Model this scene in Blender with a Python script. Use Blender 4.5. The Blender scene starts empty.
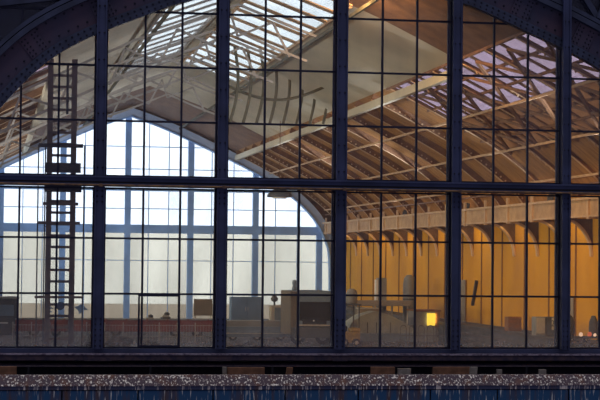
import bpy, bmesh, math, random
from mathutils import Vector, Matrix
random.seed(7)
C = bpy.context.scene
COL = C.collection
PI = math.pi
def R(a): return a*PI/180

# ------------------------------------------------------------------ camera
CAMZ, F = 4.4, 1800.0
YAW, PITCH, ROLL = R(9.83), R(1.85), R(0.60)
ROT = Matrix.Rotation(-YAW,3,'Z') @ Matrix.Rotation(PI/2+PITCH,3,'X') @ Matrix.Rotation(ROLL,3,'Z')
CAM = Vector((0,0,CAMZ))
cd = bpy.data.cameras.new('camera'); cam = bpy.data.objects.new('camera', cd); COL.objects.link(cam)
cam.matrix_world = Matrix.Translation(CAM) @ ROT.to_4x4()
cd.sensor_width = 36; cd.lens = 36*F/600; cd.clip_end = 1000
C.camera = cam
def ray(px,py): return ROT @ Vector(((px-300)/F, -(py-200)/F, -1))
def P(px,py,Y):                      # photograph pixel -> point on the plane y = Y
    d = ray(px,py); return CAM + d*(Y/d.y)
def G(px,py,z=0):                    # photograph pixel -> point on the ground
    d = ray(px,py); return CAM + d*((z-CAMZ)/d.z)
def PX(px,Y): return P(px,258,Y).x
def PZ(py,Y,px=300): return P(px,py,Y).z

# ------------------------------------------------------------------ materials
def mat(name, col, rough=.6, metal=0, var=.0, scale=3.0, col2=None, bump=0, spec=.5, stretch=(1,1,1)):
    m = bpy.data.materials.new(name); m.use_nodes = True
    nt = m.node_tree; b = nt.nodes['Principled BSDF']
    b.inputs['Base Color'].default_value = (*col,1)
    b.inputs['Roughness'].default_value = rough; b.inputs['Metallic'].default_value = metal
    b.inputs['Specular IOR Level'].default_value = spec
    if var or col2:
        tc = nt.nodes.new('ShaderNodeTexCoord'); mp = nt.nodes.new('ShaderNodeMapping')
        mp.inputs['Scale'].default_value = stretch
        nt.links.new(tc.outputs['Object'], mp.inputs['Vector'])
        n = nt.nodes.new('ShaderNodeTexNoise'); n.inputs['Scale'].default_value = scale; n.inputs['Detail'].default_value = 5
        nt.links.new(mp.outputs[0], n.inputs['Vector'])
        r = nt.nodes.new('ShaderNodeValToRGB')
        c2 = col2 if col2 else tuple(c*(1-var) for c in col)
        r.color_ramp.elements[0].position = .35; r.color_ramp.elements[0].color = (*c2,1)
        r.color_ramp.elements[1].position = .62; r.color_ramp.elements[1].color = (*col,1)
        nt.links.new(n.outputs[0], r.inputs[0]); nt.links.new(r.outputs[0], b.inputs['Base Color'])
        if bump:
            bp = nt.nodes.new('ShaderNodeBump'); bp.inputs['Strength'].default_value = bump
            nt.links.new(n.outputs[0], bp.inputs['Height']); nt.links.new(bp.outputs[0], b.inputs['Normal'])
    return m
M = {}
M['iron']    = mat('navy_painted_iron', (.062,.078,.175), .55, 0, .35, 1.3)
M['bar']     = mat('black_glazing_iron', (.022,.024,.06), .5, 0, .3, 3)
M['plate']   = mat('dark_plum_plate', (.10,.062,.10), .6, 0, 0, .9, (.05,.052,.10))
M['flange']  = mat('blue_flange', (.06,.075,.14), .5, 0, .4, 2)
M['rivet']   = mat('dark_rivets', (.012,.012,.03), .5)
M['rust']    = mat('rusty_pipe', (.34,.19,.07), .7, 0, 0, 4, (.10,.06,.07))
M['sill']    = mat('dirty_sill', (.10,.065,.085), .8, 0, 0, 6, (.045,.035,.07))
M['dark']    = mat('black_shade_paint', (.012,.012,.02), .9)  # near-black colour puts the deep shade below the sill into the surface
M['sillup']  = mat('dusty_sill_edge', (.42,.36,.46), .9, 0, 0, 9, (.12,.09,.15))
M['ochre']   = mat('ochre_plaster', (.80,.40,.015), .8, 0, 0, .5, (.68,.32,.012), stretch=(1,1,.5))
M['ochreln'] = mat('dark_panel_joint', (.25,.12,.03), .8)
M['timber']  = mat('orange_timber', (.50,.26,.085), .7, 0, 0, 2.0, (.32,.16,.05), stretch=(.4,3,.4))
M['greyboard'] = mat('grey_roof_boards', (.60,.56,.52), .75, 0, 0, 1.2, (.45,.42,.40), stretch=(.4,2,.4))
M['brown']   = mat('brown_timber', (.27,.145,.075), .75, 0, 0, 1.5, (.18,.095,.055))
M['cream']   = mat('cream_roof_plate', (.68,.62,.47), .7, 0, 0, .5, (.58,.54,.42))
M['olive']   = mat('olive_beam', (.13,.12,.075), .7, 0, .25, 2)
M['rib']     = mat('brown_rib_paint', (.26,.13,.06), .6, 0, .3, 2)
M['ribflange']= mat('tan_rib_flange', (.72,.50,.30), .6, 0, .2, 3)
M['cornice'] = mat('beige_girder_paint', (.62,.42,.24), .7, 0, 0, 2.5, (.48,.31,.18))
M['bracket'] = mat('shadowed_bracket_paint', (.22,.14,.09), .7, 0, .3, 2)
M['fararch'] = mat('haze_paled_arch_blue', (.60,.70,.88), .6, 0, .2, .8)  # blue-grey paled so the glow of haze is in the colour
M['farbar']  = mat('haze_paled_blue_bars', (.32,.52,.86), .6, 0, .15, 1)  # blue bars made lighter, the haze in front is put into the colour
M['floor']   = mat('stained_concrete', (.12,.125,.14), .9, 0, 0, .7, (.055,.055,.065))
M['track']   = mat('dark_rail_steel', (.08,.06,.05), .6, 0, .4, 3)
M['ladder']  = mat('brown_ladder_iron', (.42,.30,.22), .7, 0, 0, 2, (.26,.21,.19))
M['ladder2'] = mat('dark_ladder_plate', (.06,.06,.075), .7)
M['red']     = mat('dull_red_paint', (.30,.075,.07), .7, 0, .3, 1.2)
M['grey']    = mat('grey_paint', (.30,.31,.32), .7, 0, .2, 1)
M['dgrey']   = mat('dark_grey_paint', (.10,.11,.13), .7, 0, .3, 1)
M['lgrey']   = mat('pale_grey_paint', (.52,.50,.46), .7, 0, .2, 1.2)
M['bgrey']   = mat('blue_grey_paint', (.19,.27,.38), .7, 0, .2, 1)
M['tyre']    = mat('black_rubber', (.02,.02,.022), .8)
M['yellow']  = mat('mustard_paint', (.42,.28,.07), .6, 0, .3, 3)
M['beige']   = mat('beige_board', (.34,.30,.26), .8, 0, .15, 1)
M['tan']     = mat('drab_tan_paint', (.16,.14,.12), .8, 0, .2, 1)
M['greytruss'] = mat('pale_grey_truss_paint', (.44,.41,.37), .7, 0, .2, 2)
M['tarp']    = mat('grey_green_tarpaulin', (.46,.52,.52), .75, 0, .3, .8, bump=.3)
M['crate']   = mat('red_brown_crate', (.34,.15,.06), .8, 0, .4, 4)
M['white']   = mat('white_paint', (.8,.8,.78), .6)
M['sign']    = mat('pale_sign', (.62,.60,.50), .6)
M['rubble']  = mat('dark_rubble', (.06,.055,.06), .95, 0, .5, 5)
M['plank']   = mat('orange_brown_plank', (.30,.145,.08), .8, 0, .4, 4)
M['scrap']   = mat('white_scrap', (.36,.32,.28), .8, 0, .4, 6)
M['endwall'] = mat('stained_beige_wall', (.72,.62,.46), .8, 0, 0, .35, (.55,.50,.42))
M['parapet'] = None

def emis(name, col, s):
    m = bpy.data.materials.new(name); m.use_nodes = True; nt = m.node_tree; nt.nodes.clear()
    o = nt.nodes.new('ShaderNodeOutputMaterial'); e = nt.nodes.new('ShaderNodeEmission')
    e.inputs[0].default_value = (*col,1); e.inputs[1].default_value = s
    nt.links.new(e.outputs[0], o.inputs[0]); return m
M['lit'] = emis('lit_yellow_window', (1,.62,.05), 1.5)
M['lampon'] = emis('small_warm_lamp', (1,.6,.35), 1.2)
M['redlamp'] = emis('small_red_lamp', (1,.18,.06), .7)

def glass(name, tint, dustcol, dust, dust2, trans=.6, scale=2.2, gloss=.03, low=None):
    """window glass: see-through, a little gloss, streaked with dust that scatters light"""
    m = bpy.data.materials.new(name); m.use_nodes = True; nt = m.node_tree; nt.nodes.clear()
    N = nt.nodes.new; L = nt.links.new
    out = N('ShaderNodeOutputMaterial')
    tr = N('ShaderNodeBsdfTransparent'); tr.inputs[0].default_value = (*tint,1)
    gl = N('ShaderNodeBsdfGlossy'); gl.inputs['Roughness'].default_value = .06; gl.inputs[0].default_value=(1,1,1,1)
    df = N('ShaderNodeBsdfDiffuse'); df.inputs[0].default_value = (*dustcol,1)
    tl = N('ShaderNodeBsdfTranslucent'); tl.inputs[0].default_value = (*dustcol,1)
    md = N('ShaderNodeMixShader'); md.inputs[0].default_value = trans
    L(df.outputs[0], md.inputs[1]); L(tl.outputs[0], md.inputs[2])
    mg = N('ShaderNodeMixShader'); mg.inputs[0].default_value = gloss
    L(tr.outputs[0], mg.inputs[1]); L(gl.outputs[0], mg.inputs[2])
    tc = N('ShaderNodeTexCoord'); mp = N('ShaderNodeMapping'); mp.inputs['Scale'].default_value = (1,1,.28)
    L(tc.outputs['Object'], mp.inputs[0])
    n = N('ShaderNodeTexNoise'); n.inputs['Scale'].default_value = scale; n.inputs['Detail'].default_value = 6
    L(mp.outputs[0], n.inputs['Vector'])
    mr = N('ShaderNodeMapRange'); mr.inputs[1].default_value = .3; mr.inputs[2].default_value = .75
    mr.inputs[3].default_value = dust; mr.inputs[4].default_value = dust2
    L(n.outputs[0], mr.inputs[0])
    fac = mr.outputs[0]
    if low:                           # dirt gathered along the bottom of the glass
        z0, z1, amt = low
        sp = N('ShaderNodeSeparateXYZ'); L(tc.outputs['Object'], sp.inputs[0])
        m2 = N('ShaderNodeMapRange'); m2.inputs[1].default_value = z0; m2.inputs[2].default_value = z1
        m2.inputs[3].default_value = amt; m2.inputs[4].default_value = 0
        L(sp.outputs[2], m2.inputs[0])
        n2 = N('ShaderNodeTexNoise'); n2.inputs['Scale'].default_value = 9; L(tc.outputs['Object'], n2.inputs['Vector'])
        mu = N('ShaderNodeMath'); mu.operation='MULTIPLY'; L(m2.outputs[0], mu.inputs[0]); L(n2.outputs[0], mu.inputs[1])
        ad = N('ShaderNodeMath'); ad.operation='ADD'; ad.use_clamp=True; L(fac, ad.inputs[0]); L(mu.outputs[0], ad.inputs[1])
        fac = ad.outputs[0]
    ms = N('ShaderNodeMixShader'); L(fac, ms.inputs[0]); L(mg.outputs[0], ms.inputs[1]); L(md.outputs[0], ms.inputs[2])
    L(ms.outputs[0], out.inputs[0]); return m
M['glass']   = glass('dusty_window_glass', (.96,.97,1), (.80,.80,.88), .03, .11, .7, 1.6, .015, (1.5,2.6,.5))
M['farglass']= glass('milky_end_glass', (.97,.99,1), (.97,.98,1), .05, .3, .9, .6, .0)
M['farglass2']= glass('grimy_end_glass', (.92,.88,.78), (.80,.76,.66), .3, .7, .9, .35, .0)
M['farglass3']= glass('tan_stained_end_glass', (.85,.76,.62), (.75,.66,.54), .4, .8, .8, .5, .0)
M['skyglass']= glass('roof_skylight_glass', (.93,.95,.93), (.8,.8,.75), .15, .4, .85, .8, .0)
M['violetglass']= glass('lilac_roof_glass', (.60,.50,.56), (.72,.62,.62), .1, .6, .8, .7, .0)
M['greyglass']= glass('grimy_grey_roof_glass', (.5,.48,.47), (.6,.58,.56), .5, .9, .6, .5, .0)
M['amberglass']= glass('grimy_amber_roof_glass', (.42,.27,.16), (.60,.38,.22), .55, .9, .55, .5, .0)

def parapet_mat(name, base, dropcol, thr, blue=False):
    """painted iron plate with bird droppings and rust runs"""
    m = bpy.data.materials.new(name); m.use_nodes = True; nt = m.node_tree; b = nt.nodes['Principled BSDF']
    N = nt.nodes.new; L = nt.links.new
    b.inputs['Roughness'].default_value = .75
    tc = N('ShaderNodeTexCoord')
    mp = N('ShaderNodeMapping'); mp.inputs['Scale'].default_value = (15,15,6) if not blue else (14,14,1.2); L(tc.outputs['Object'], mp.inputs[0])
    n = N('ShaderNodeTexNoise'); n.inputs['Scale'].default_value = 1.3; n.inputs['Detail'].default_value = 3; L(mp.outputs[0], n.inputs['Vector'])
    r = N('ShaderNodeValToRGB'); r.color_ramp.elements[0].position = thr; r.color_ramp.elements[1].position = thr+.09
    r.color_ramp.elements[0].color=(0,0,0,1); L(n.outputs[0], r.inputs[0])
    mp2 = N('ShaderNodeMapping'); mp2.inputs['Scale'].default_value = (3,3,.3); mp2.inputs['Location'].default_value=(5,2,1); L(tc.outputs['Object'], mp2.inputs[0])
    n2 = N('ShaderNodeTexNoise'); n2.inputs['Scale'].default_value = 1.2; n2.inputs['Detail'].default_value = 4; L(mp2.outputs[0], n2.inputs['Vector'])
    r2 = N('ShaderNodeValToRGB'); r2.color_ramp.elements[0].position = .5; r2.color_ramp.elements[1].position = .68
    r2.color_ramp.elements[0].color=(*base,1); r2.color_ramp.elements[1].color=((.16,.07,.05,1) if not blue else (.10,.055,.05,1)); L(n2.outputs[0], r2.inputs[0])
    mx = N('ShaderNodeMix'); mx.data_type='RGBA'; L(r.outputs[0], mx.inputs['Factor']); L(r2.outputs[0], mx.inputs['A']); mx.inputs['B'].default_value=(*dropcol,1)
    L(mx.outputs['Result'], b.inputs['Base Color']); return m
M['coping'] = parapet_mat('coping_with_droppings', (.085,.055,.075), (1,.93,.82), .555)
M['panel']  = parapet_mat('blue_parapet_plate', (.015,.08,.19), (.80,.80,.72), .585, True)
M['panelup']= parapet_mat('dark_parapet_band', (.05,.06,.12), (.85,.75,.65), .56, True)

# ------------------------------------------------------------------ mesh builder
class MB:
    def __init__(s): s.bm = bmesh.new()
    def poly(s, pts):
        return s.bm.faces.new([s.bm.verts.new(p) for p in pts])
    def hexa(s, c):                   # 8 corners: bottom loop, top loop
        v = [s.bm.verts.new(p) for p in c]
        for f in ((3,2,1,0),(4,5,6,7),(0,1,5,4),(1,2,6,5),(2,3,7,6),(3,0,4,7)):
            s.bm.faces.new([v[i] for i in f])
        return s
    def box(s, x0,x1,y0,y1,z0,z1):
        return s.hexa([(x0,y0,z0),(x1,y0,z0),(x1,y1,z0),(x0,y1,z0),(x0,y0,z1),(x1,y0,z1),(x1,y1,z1),(x0,y1,z1)])
    def bar(s, p, q, w, h=None, up=(0,0,1)):   # straight bar of section w x h
        p=Vector(p); q=Vector(q); h = h or w; d=(q-p).normalized(); u=Vector(up)
        if abs(d.dot(u))>.97: u=Vector((0,1,0))
        a=d.cross(u).normalized()*w/2; b=a.cross(d).normalized()*h/2
        return s.hexa([p-a-b,p+a-b,p+a+b,p-a+b,q-a-b,q+a-b,q+a+b,q-a+b])
    def ribbon(s, path, n_in, n_out, y0, y1):   # band along a path of (x,z) between two offsets along the normal, y0..y1 deep
        nn = len(path); L=[]
        for i,(x,z) in enumerate(path):
            a=path[max(0,i-1)]; b=path[min(nn-1,i+1)]
            t=Vector((b[0]-a[0],0,b[1]-a[1])).normalized(); n=Vector((-t.z,0,t.x))
            o=Vector((x,0,z)); p0=o+n*n_in; p1=o+n*n_out
            L.append([s.bm.verts.new((p0.x,y0,p0.z)), s.bm.verts.new((p1.x,y0,p1.z)), s.bm.verts.new((p1.x,y1,p1.z)), s.bm.verts.new((p0.x,y1,p0.z))])
        for i in range(nn-1):
            for k in range(4):
                s.bm.faces.new([L[i][k],L[i][(k+1)%4],L[i+1][(k+1)%4],L[i+1][k]])
        s.bm.faces.new(L[0]); s.bm.faces.new(L[-1][::-1]); return s
    def tube(s, pts, r, n=8):
        pts=[Vector(p) for p in pts]; L=[]
        for i,p in enumerate(pts):
            d=(pts[min(i+1,len(pts)-1)]-pts[max(i-1,0)]).normalized()
            u=Vector((0,0,1)) if abs(d.z)<.95 else Vector((0,1,0))
            a=d.cross(u).normalized(); b=a.cross(d)
            L.append([s.bm.verts.new(p+(a*math.cos(2*PI*k/n)+b*math.sin(2*PI*k/n))*r) for k in range(n)])
        for i in range(len(L)-1):
            for k in range(n): s.bm.faces.new([L[i][k],L[i][(k+1)%n],L[i+1][(k+1)%n],L[i+1][k]])
        s.bm.faces.new(L[0][::-1]); s.bm.faces.new(L[-1]); return s
    def lathe(s, c, prof, n=16, axis='z'):      # prof: (radius, height)
        c=Vector(c); L=[]
        for r,h in prof:
            ring=[]
            for k in range(n):
                a=2*PI*k/n; u,v=math.cos(a)*max(r,.001),math.sin(a)*max(r,.001)
                ring.append(s.bm.verts.new(c+(Vector((u,v,h)) if axis=='z' else Vector((u,h,v)) if axis=='y' else Vector((h,u,v)))))
            L.append(ring)
        for i in range(len(L)-1):
            for k in range(n): s.bm.faces.new([L[i][k],L[i][(k+1)%n],L[i+1][(k+1)%n],L[i+1][k]])
        s.bm.faces.new(L[0][::-1]); s.bm.faces.new(L[-1]); return s
    def dome(s, c, r, flat=.5, dirv=(0,-1,0)):  # a rivet head: low six-sided cone frustum facing dirv
        c=Vector(c); d=Vector(dirv).normalized(); u=Vector((0,0,1)) if abs(d.z)<.9 else Vector((1,0,0)); a=d.cross(u).normalized(); b=a.cross(d)
        A=[s.bm.verts.new(c+(a*math.cos(k*PI/3)+b*math.sin(k*PI/3))*r) for k in range(6)]
        B=[s.bm.verts.new(c+d*r*flat+(a*math.cos(k*PI/3)+b*math.sin(k*PI/3))*r*.6) for k in range(6)]
        for k in range(6): s.bm.faces.new([A[k],A[(k+1)%6],B[(k+1)%6],B[k]])
        s.bm.faces.new(B); return s
    def build(s, name, m, parent=None, bevel=0, smooth=False, off=None):
        bmesh.ops.recalc_face_normals(s.bm, faces=s.bm.faces[:])
        me=bpy.data.meshes.new(name); s.bm.to_mesh(me); s.bm.free(); me.materials.append(m)
        if off is not None: me.transform(Matrix.Translation(-Vector(off)))
        if smooth:
            for p in me.polygons: p.use_smooth=True
        o=bpy.data.objects.new(name, me); COL.objects.link(o)
        if parent: o.parent=parent
        elif off is not None: o.location=off
        if bevel:
            b=o.modifiers.new('bevel','BEVEL'); b.width=bevel; b.segments=2; b.limit_method='ANGLE'
        return o
def tag(o, label=None, cat=None, group=None, kind=None):
    if label: o['label']=label
    if cat: o['category']=cat
    if group: o['group']=group
    if kind: o['kind']=kind
    return o
def empty(name, loc, label, cat, group=None):
    o=bpy.data.objects.new(name,None); COL.objects.link(o); o.location=loc; o.empty_display_size=.2
    return tag(o,label,cat,group)
def struct(o, label=None): return tag(o, label, None, None, 'structure')
def catmull(pts, n=6):
    out=[]; Pn=[pts[0]]+list(pts)+[pts[-1]]
    for i in range(1,len(Pn)-2):
        for k in range(n):
            t=k/n; r=[]
            for c in range(2):
                p0,p1,p2,p3=(Pn[j][c] for j in (i-1,i,i+1,i+2))
                r.append(.5*((2*p1)+(-p0+p2)*t+(2*p0-5*p1+4*p2-p3)*t*t+(-p0+3*p1-3*p2+p3)*t**3))
            out.append(tuple(r))
    out.append(tuple(pts[-1])); return out

# ================================================================== THE FACADE
FY = 54.0
COLS = [19,57,99,143,180,221,263.5,299,340,381,415.7,455,493,527,564.5,600]
BIG  = {99,221,340,455,564.5}
def PX(px,Y,_p=PX): return _p(px-.5 if Y==FY else px,Y)
XS = [PX(c,FY) for c in COLS]
xm = [PX(c,FY) for c in (-21,99,221,340,455,564.5,672)]
ROWS = [-38,17,71,125,184.5,240.5,295,349]
ZS = [PZ(r,FY) for r in ROWS]
ZT0,ZT1 = PZ(191,FY), PZ(178.5,FY)       # transom
ZW0,ZW1=ZT0,ZT1
ZT0,ZT1=PZ(190,FY-.62),PZ(179,FY-.62)
ZB = PZ(348.5,FY)
panes_between = {0:[PX(19,FY),PX(57,FY)],1:[PX(143,FY),PX(180,FY)],2:[PX(263.5,FY),PX(299,FY)],3:[PX(381,FY),PX(415.7,FY)],4:[PX(493,FY),PX(527,FY)],5:[PX(600,FY),PX(636,FY)]}
place = ['at the far left edge','second from the left','third from the left','third from the right','second from the right','at the far right edge']
k=0
for b in range(6):
    x0,x1 = xm[b]+.15, xm[b+1]-.15
    for lev in (0,1):
        k+=1
        z0,z1 = (ZT1, ZS[0]) if lev==0 else (ZB, ZT0)
        rows = ZS[1:4] if lev==0 else ZS[5:7]
        f=MB(); w=.03
        f.box(x0,x0+.05,FY-.05,FY+.06,z0,z1); f.box(x1-.05,x1,FY-.05,FY+.06,z0,z1)
        f.box(x0+.05,x1-.05,FY-.05,FY+.06,z0,z0+.05); f.box(x0+.05,x1-.05,FY-.05,FY+.06,z1-.05,z1)
        vx=list(panes_between[b])
        for x in vx: f.box(x-w,x+w,FY-.05,FY+.04,z0+.05,z1-.05)
        ex=[x0+.05]+vx+[x1-.05]
        for z in rows:
            for i in range(3):
                f.box(ex[i]+(w if i else 0),ex[i+1]-(w if i<2 else 0),FY-.045,FY+.035,z-w,z+w)
        fr=struct(f.build('window_%d'%k, M['bar']), 'black iron glazing bars, %s bay %s'%('arched upper' if lev==0 else 'lower', place[b]))
        g=MB()
        zr=[z0+.05]+sorted(rows)+[z1-.05]
        for i in range(3):
            for j in range(len(zr)-1):
                g.box(ex[i]+.01,ex[i+1]-.01,FY-.005,FY+.005,zr[j]+.01,zr[j+1]-.01)
        g.build('pane', M['glass'], fr)
        if b==1 and lev==1:           # the little opening casement in the bottom row
            c=MB(); a0,a1=PX(139,FY),PX(180,FY)+.03; c0,c1=ZB+.05,ZS[6]-.02; t=.055
            c.box(a0,a0+t,FY-.09,FY-.052,c0,c1); c.box(a1-t,a1,FY-.09,FY-.052,c0,c1)
            c.box(a0+t,a1-t,FY-.09,FY-.052,c0,c0+t*.8); c.box(a0+t,a1-t,FY-.09,FY-.052,c1-t,c1)
            tag(c.build('casement_frame', M['bar'], fr), 'small opening casement frame in the bottom row')
# big mullions
for i in range(1,6):
    x=(PX((-21,99,221,340,455,564.5)[i]-.5,FY-.52)*2+xm[i])/3; hw=[0,.15,.15,.165,.145,.13][i]
    f=MB(); zt=PZ(-38,FY)
    f.box(x-hw,x+hw,FY-.52,FY-.46,ZB-.02,zt)                   # outer flange plate
    f.box(x-.04,x+.04,FY-.46,FY+.22,ZB,zt)                     # web
    f.box(x-hw,x+hw,FY+.1,FY+.22,ZB,zt)
    f.box(x-hw-.0,x-hw+.045,FY-.57,FY-.52,ZB,zt); f.box(x+hw-.045,x+hw,FY-.57,FY-.52,ZB,zt)   # raised edges
    m=struct(f.build('trim_%d'%i, M['iron'], bevel=.006), 'navy riveted iron mullion, %s of the five'%['','leftmost','second from left','middle','second from right','rightmost'][i])
    q=MB()
    for zz in [ZB+.1+.16*j for j in range(6)]+[ZT0-.12-.16*j for j in range(3)]+[ZT1+.25+.8*j for j in range(7)]:
        for s in (-1,1): q.dome((x+s*hw*.5,FY-.535,zz),.03,.8)
    tag(q.build('rivets', M['rivet'], m), kind='stuff')
    p=MB(); p.box(x-hw*.72,x+hw*.72,FY-.535,FY-.52,ZB,ZB+.75); p.build('base_plate', M['iron'], m)
# transom
f=MB(); xa,xb=xm[0]-1,xm[6]+1
f.box(xa,xb,FY-.62,FY-.06,ZT0+.02,ZT1-.02); f.box(xa,xb,FY-.68,FY-.62,ZT1-.07,ZT1-.02); f.box(xa,xb,FY-.65,FY-.62,ZT0+.02,ZT0+.10)
tr=struct(f.build('trim_6', M['iron'], bevel=.006), 'deep navy horizontal iron transom across the whole window')
q=MB(); q.box(xa,xb,FY-.63,FY-.622,ZT0+.11,ZT0+.16); q.build('shadow_strip', M['dark'], tr)  # raised black strip paints in the shadow line low on the transom
p=MB(); p.tube([(xa,FY-.70,ZT0+.045),(xb,FY-.70,ZT0+.045)],.028,8)
pp=p.build('service_pipe', M['rust']); tag(pp,'thin rusty pipe running along the underside of the navy transom','pipe')
for i in range(1,6): MB().box(xm[i]-.05,xm[i]+.05,FY-.735,FY-.615,ZT0+.0,ZT0+.09).build('clip', M['rust'], pp)
# sill
f=MB(); f.box(xa,xb,FY-.14,FY+.2,PZ(354,FY),PZ(348.7,FY)); 
si=struct(f.build('trim_7', M['iron'], bevel=.01), 'navy bottom rail of the great window')
f=MB(); f.box(xa,xb,FY-.60,FY+.2,PZ(361,FY-.6),PZ(354.2,FY-.6)); si2=struct(f.build('trim_8', M['sill'], bevel=.02), 'grimy purple-brown projecting sill')
f=MB(); f.box(xa,xb,FY-.62,FY-.45,PZ(355.3,FY-.6),PZ(354.2,FY-.6)+.012); f.build('dusty_edge', M['sillup'], si2)
f=MB()
for (a,b_) in ((85,112),(207,230),(330,345)): f.box(PX(a,FY),PX(b_,FY),FY-.64,FY-.60,PZ(361,FY-.6),PZ(358,FY-.6))
f.build('fixing_plate', M['sill'], si2)
f=MB(); f.box(xa,xb,FY-.35,FY-.22,PZ(364.5,FY),PZ(363,FY)); f.build('drip_rail', M['sill'], si2)
# dark wall under the window
f=MB(); f.box(xa,xb,FY-.15,FY+.1,-.0,PZ(361,FY)); struct(f.build('wall_front', M['dark']), 'unlit wall below the window sill')  # its shade is put into the near-black colour

# ------------------------------------------------------------------ arch girder
AY=53.75
apx=[(-120,300),(-60,185),(-28,140),(0,107),(28,77),(58,53),(97,33),(144,15),(181,2),(240,-10),(320,-17),(400,-10),(460,2),(500,18.5),(527,31.5),(560,47),(600,69),(640,97),(700,155),(760,240)]
apts=[(P(x,y,AY).x,P(x,y,AY).z) for x,y in apx]
arc=catmull(apts,5)
# path runs left to right -> normal points up/outwards
g=empty('arch_girder',(XS[7],AY,12.0),'great dark plum riveted arch girder curving over the top of the window','girder')
gl=g.location
def gb(mb,name,m,**kw): 
    return mb.build(name,m,g,off=gl,**kw)
f=MB().ribbon(arc,.0,1.06,AY+.02,AY+.10); gb(f,'web_plate',M['plate'])
f=MB().ribbon(arc,-.03,.13,AY-.14,AY+.16); gb(f,'inner_flange',M['flange'])
f=MB().ribbon(arc,.13,.27,AY-.04,AY+.02); gb(f,'inner_angle_strip',M['flange'])
f=MB().ribbon(arc,1.0,1.16,AY-.16,AY+.25); gb(f,'outer_flange',M['flange'])
def walk(path, step, off=0):
    out=[]; d=0; nxt=0
    for i in range(len(path)-1):
        a=Vector(path[i]); b=Vector(path[i+1]); L=(b-a).length; t=(b-a)/L; n=Vector((-t.y,t.x))
        while nxt<=d+L:
            p=a+t*(nxt-d)+n*off; out.append((p.x,p.y,t,n)); nxt+=step
        d+=L
    return out
q=MB()
for x,z,t,n in walk(arc,.20,.20): q.dome((x,AY-.04,z),.034,.8)
for x,z,t,n in walk(arc,.30,.42): q.dome((x,AY+.02,z),.036,.8)
for x,z,t,n in walk(arc,.27,.93): q.dome((x,AY+.02,z),.034,.8)
for x,z,t,n in walk(arc,.2,.05): q.dome((x,AY-.14,z),.032,.8)
tag(gb(q,'rivets',M['rivet']),kind='stuff')
# splice plates
for i,(x,z,t,n) in enumerate(walk(arc,2.15,.0)):
    q=MB(); c=Vector((x,0,z)); T=Vector((t.x,0,t.y)); Nn=Vector((n.x,0,n.y))
    def cr(a,b_,y): v=c+T*a+Nn*b_; return (v.x,y,v.z)
    q.hexa([cr(-.3,.28,AY-.02),cr(.3,.28,AY-.02),cr(.3,.28,AY+.02),cr(-.3,.28,AY+.02),cr(-.3,.98,AY-.02),cr(.3,.98,AY-.02),cr(.3,.98,AY+.02),cr(-.3,.98,AY+.02)])
    s=gb(q,'splice_plate',M['plate'])
    q=MB()
    for a in (-.24,-.12,.12,.24):
        for j in range(5):
            v=c+T*a+Nn*(.36+.13*j); q.dome((v.x,AY-.02,v.z),.03,.8)
    o=q.build('rivets',M['rivet'],s,off=gl); tag(o,kind='stuff')
# roof truss above the arch
TY=53.7
g2=empty('roof_truss',(XS[7],TY,15.5),'dark blue lattice roof truss behind and above the arch girder','truss')
f=MB().ribbon(arc,1.19,1.31,TY-.1,TY+.3); f.build('lower_chord',M['flange'],g2,off=g2.location)
f=MB().ribbon(arc,2.7,2.95,TY-.1,TY+.3); f.build('upper_chord',M['flange'],g2,off=g2.location)
W=walk(arc,2.0,0)
for i,(x,z,t,n) in enumerate(W[:-1]):
    x2,z2,t2,n2=W[i+1]
    f=MB(); a=Vector((x+n.x*1.38,TY+.1,z+n.y*1.38)); b=Vector((x+n.x*2.72,TY+.1,z+n.y*2.72)); f.bar(a,b,.22,.16,up=(0,1,0)); f.build('post',M['flange'],g2,off=g2.location)
    f=MB(); c_=Vector((x2+n2.x*1.38,TY+.16,z2+n2.y*1.38)); f.bar(b+Vector((0,.06,0)),c_,.17,.1,up=(0,1,0)); f.build('diagonal',M['flange'],g2,off=g2.location)
f=MB().ribbon(arc,.9,9,AY+.35,AY+.42); struct(f.build('trim_9',M['bar']),'dark boarding above the arch')

# ------------------------------------------------------------------ parapet in front
BY=49.0
pb=[64-75*1,64,140,215,287,360,432,499,570,640]
z_top=PZ(375.5,BY); z_mid=PZ(386,BY); z_mid2=PZ(390.3,BY)
xA,xB=PX(-40,BY),PX(640,BY)
f=MB(); f.hexa([(xA,BY,z_mid),(xB,BY,z_mid),(xB,BY+.5,z_mid),(xA,BY+.5,z_mid),(xA,BY+.24,z_top),(xB,BY+.24,z_top),(xB,BY+.5,z_top),(xA,BY+.5,z_top)])
cop=empty('parapet',(PX(300,BY),BY,z_mid-1.6),'blue plated parapet in the foreground with a coping splashed by bird droppings','parapet')
def pbld(mb,n,m,**k): return mb.build(n,m,cop,off=cop.location,**k)
pbld(f,'coping',M['coping'],bevel=.03)
for i in range(len(pb)-1):
    a,b_=PX(pb[i],BY)+.02,PX(pb[i+1],BY)-.02
    f=MB(); f.box(a,b_,BY+.05,BY+.12,z_mid-1.6,z_mid2); pbld(f,'panel',M['panel'],bevel=.01)
f=MB(); f.box(PX(-40,BY),PX(640,BY),BY+.03,BY+.14,z_mid2+.02,z_mid); pbld(f,'band',M['panelup'])
f=MB(); f.box(PX(-40,BY),PX(640,BY),BY+.12,BY+.4,z_mid-1.6,z_mid); pbld(f,'core',M['dark'])
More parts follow.
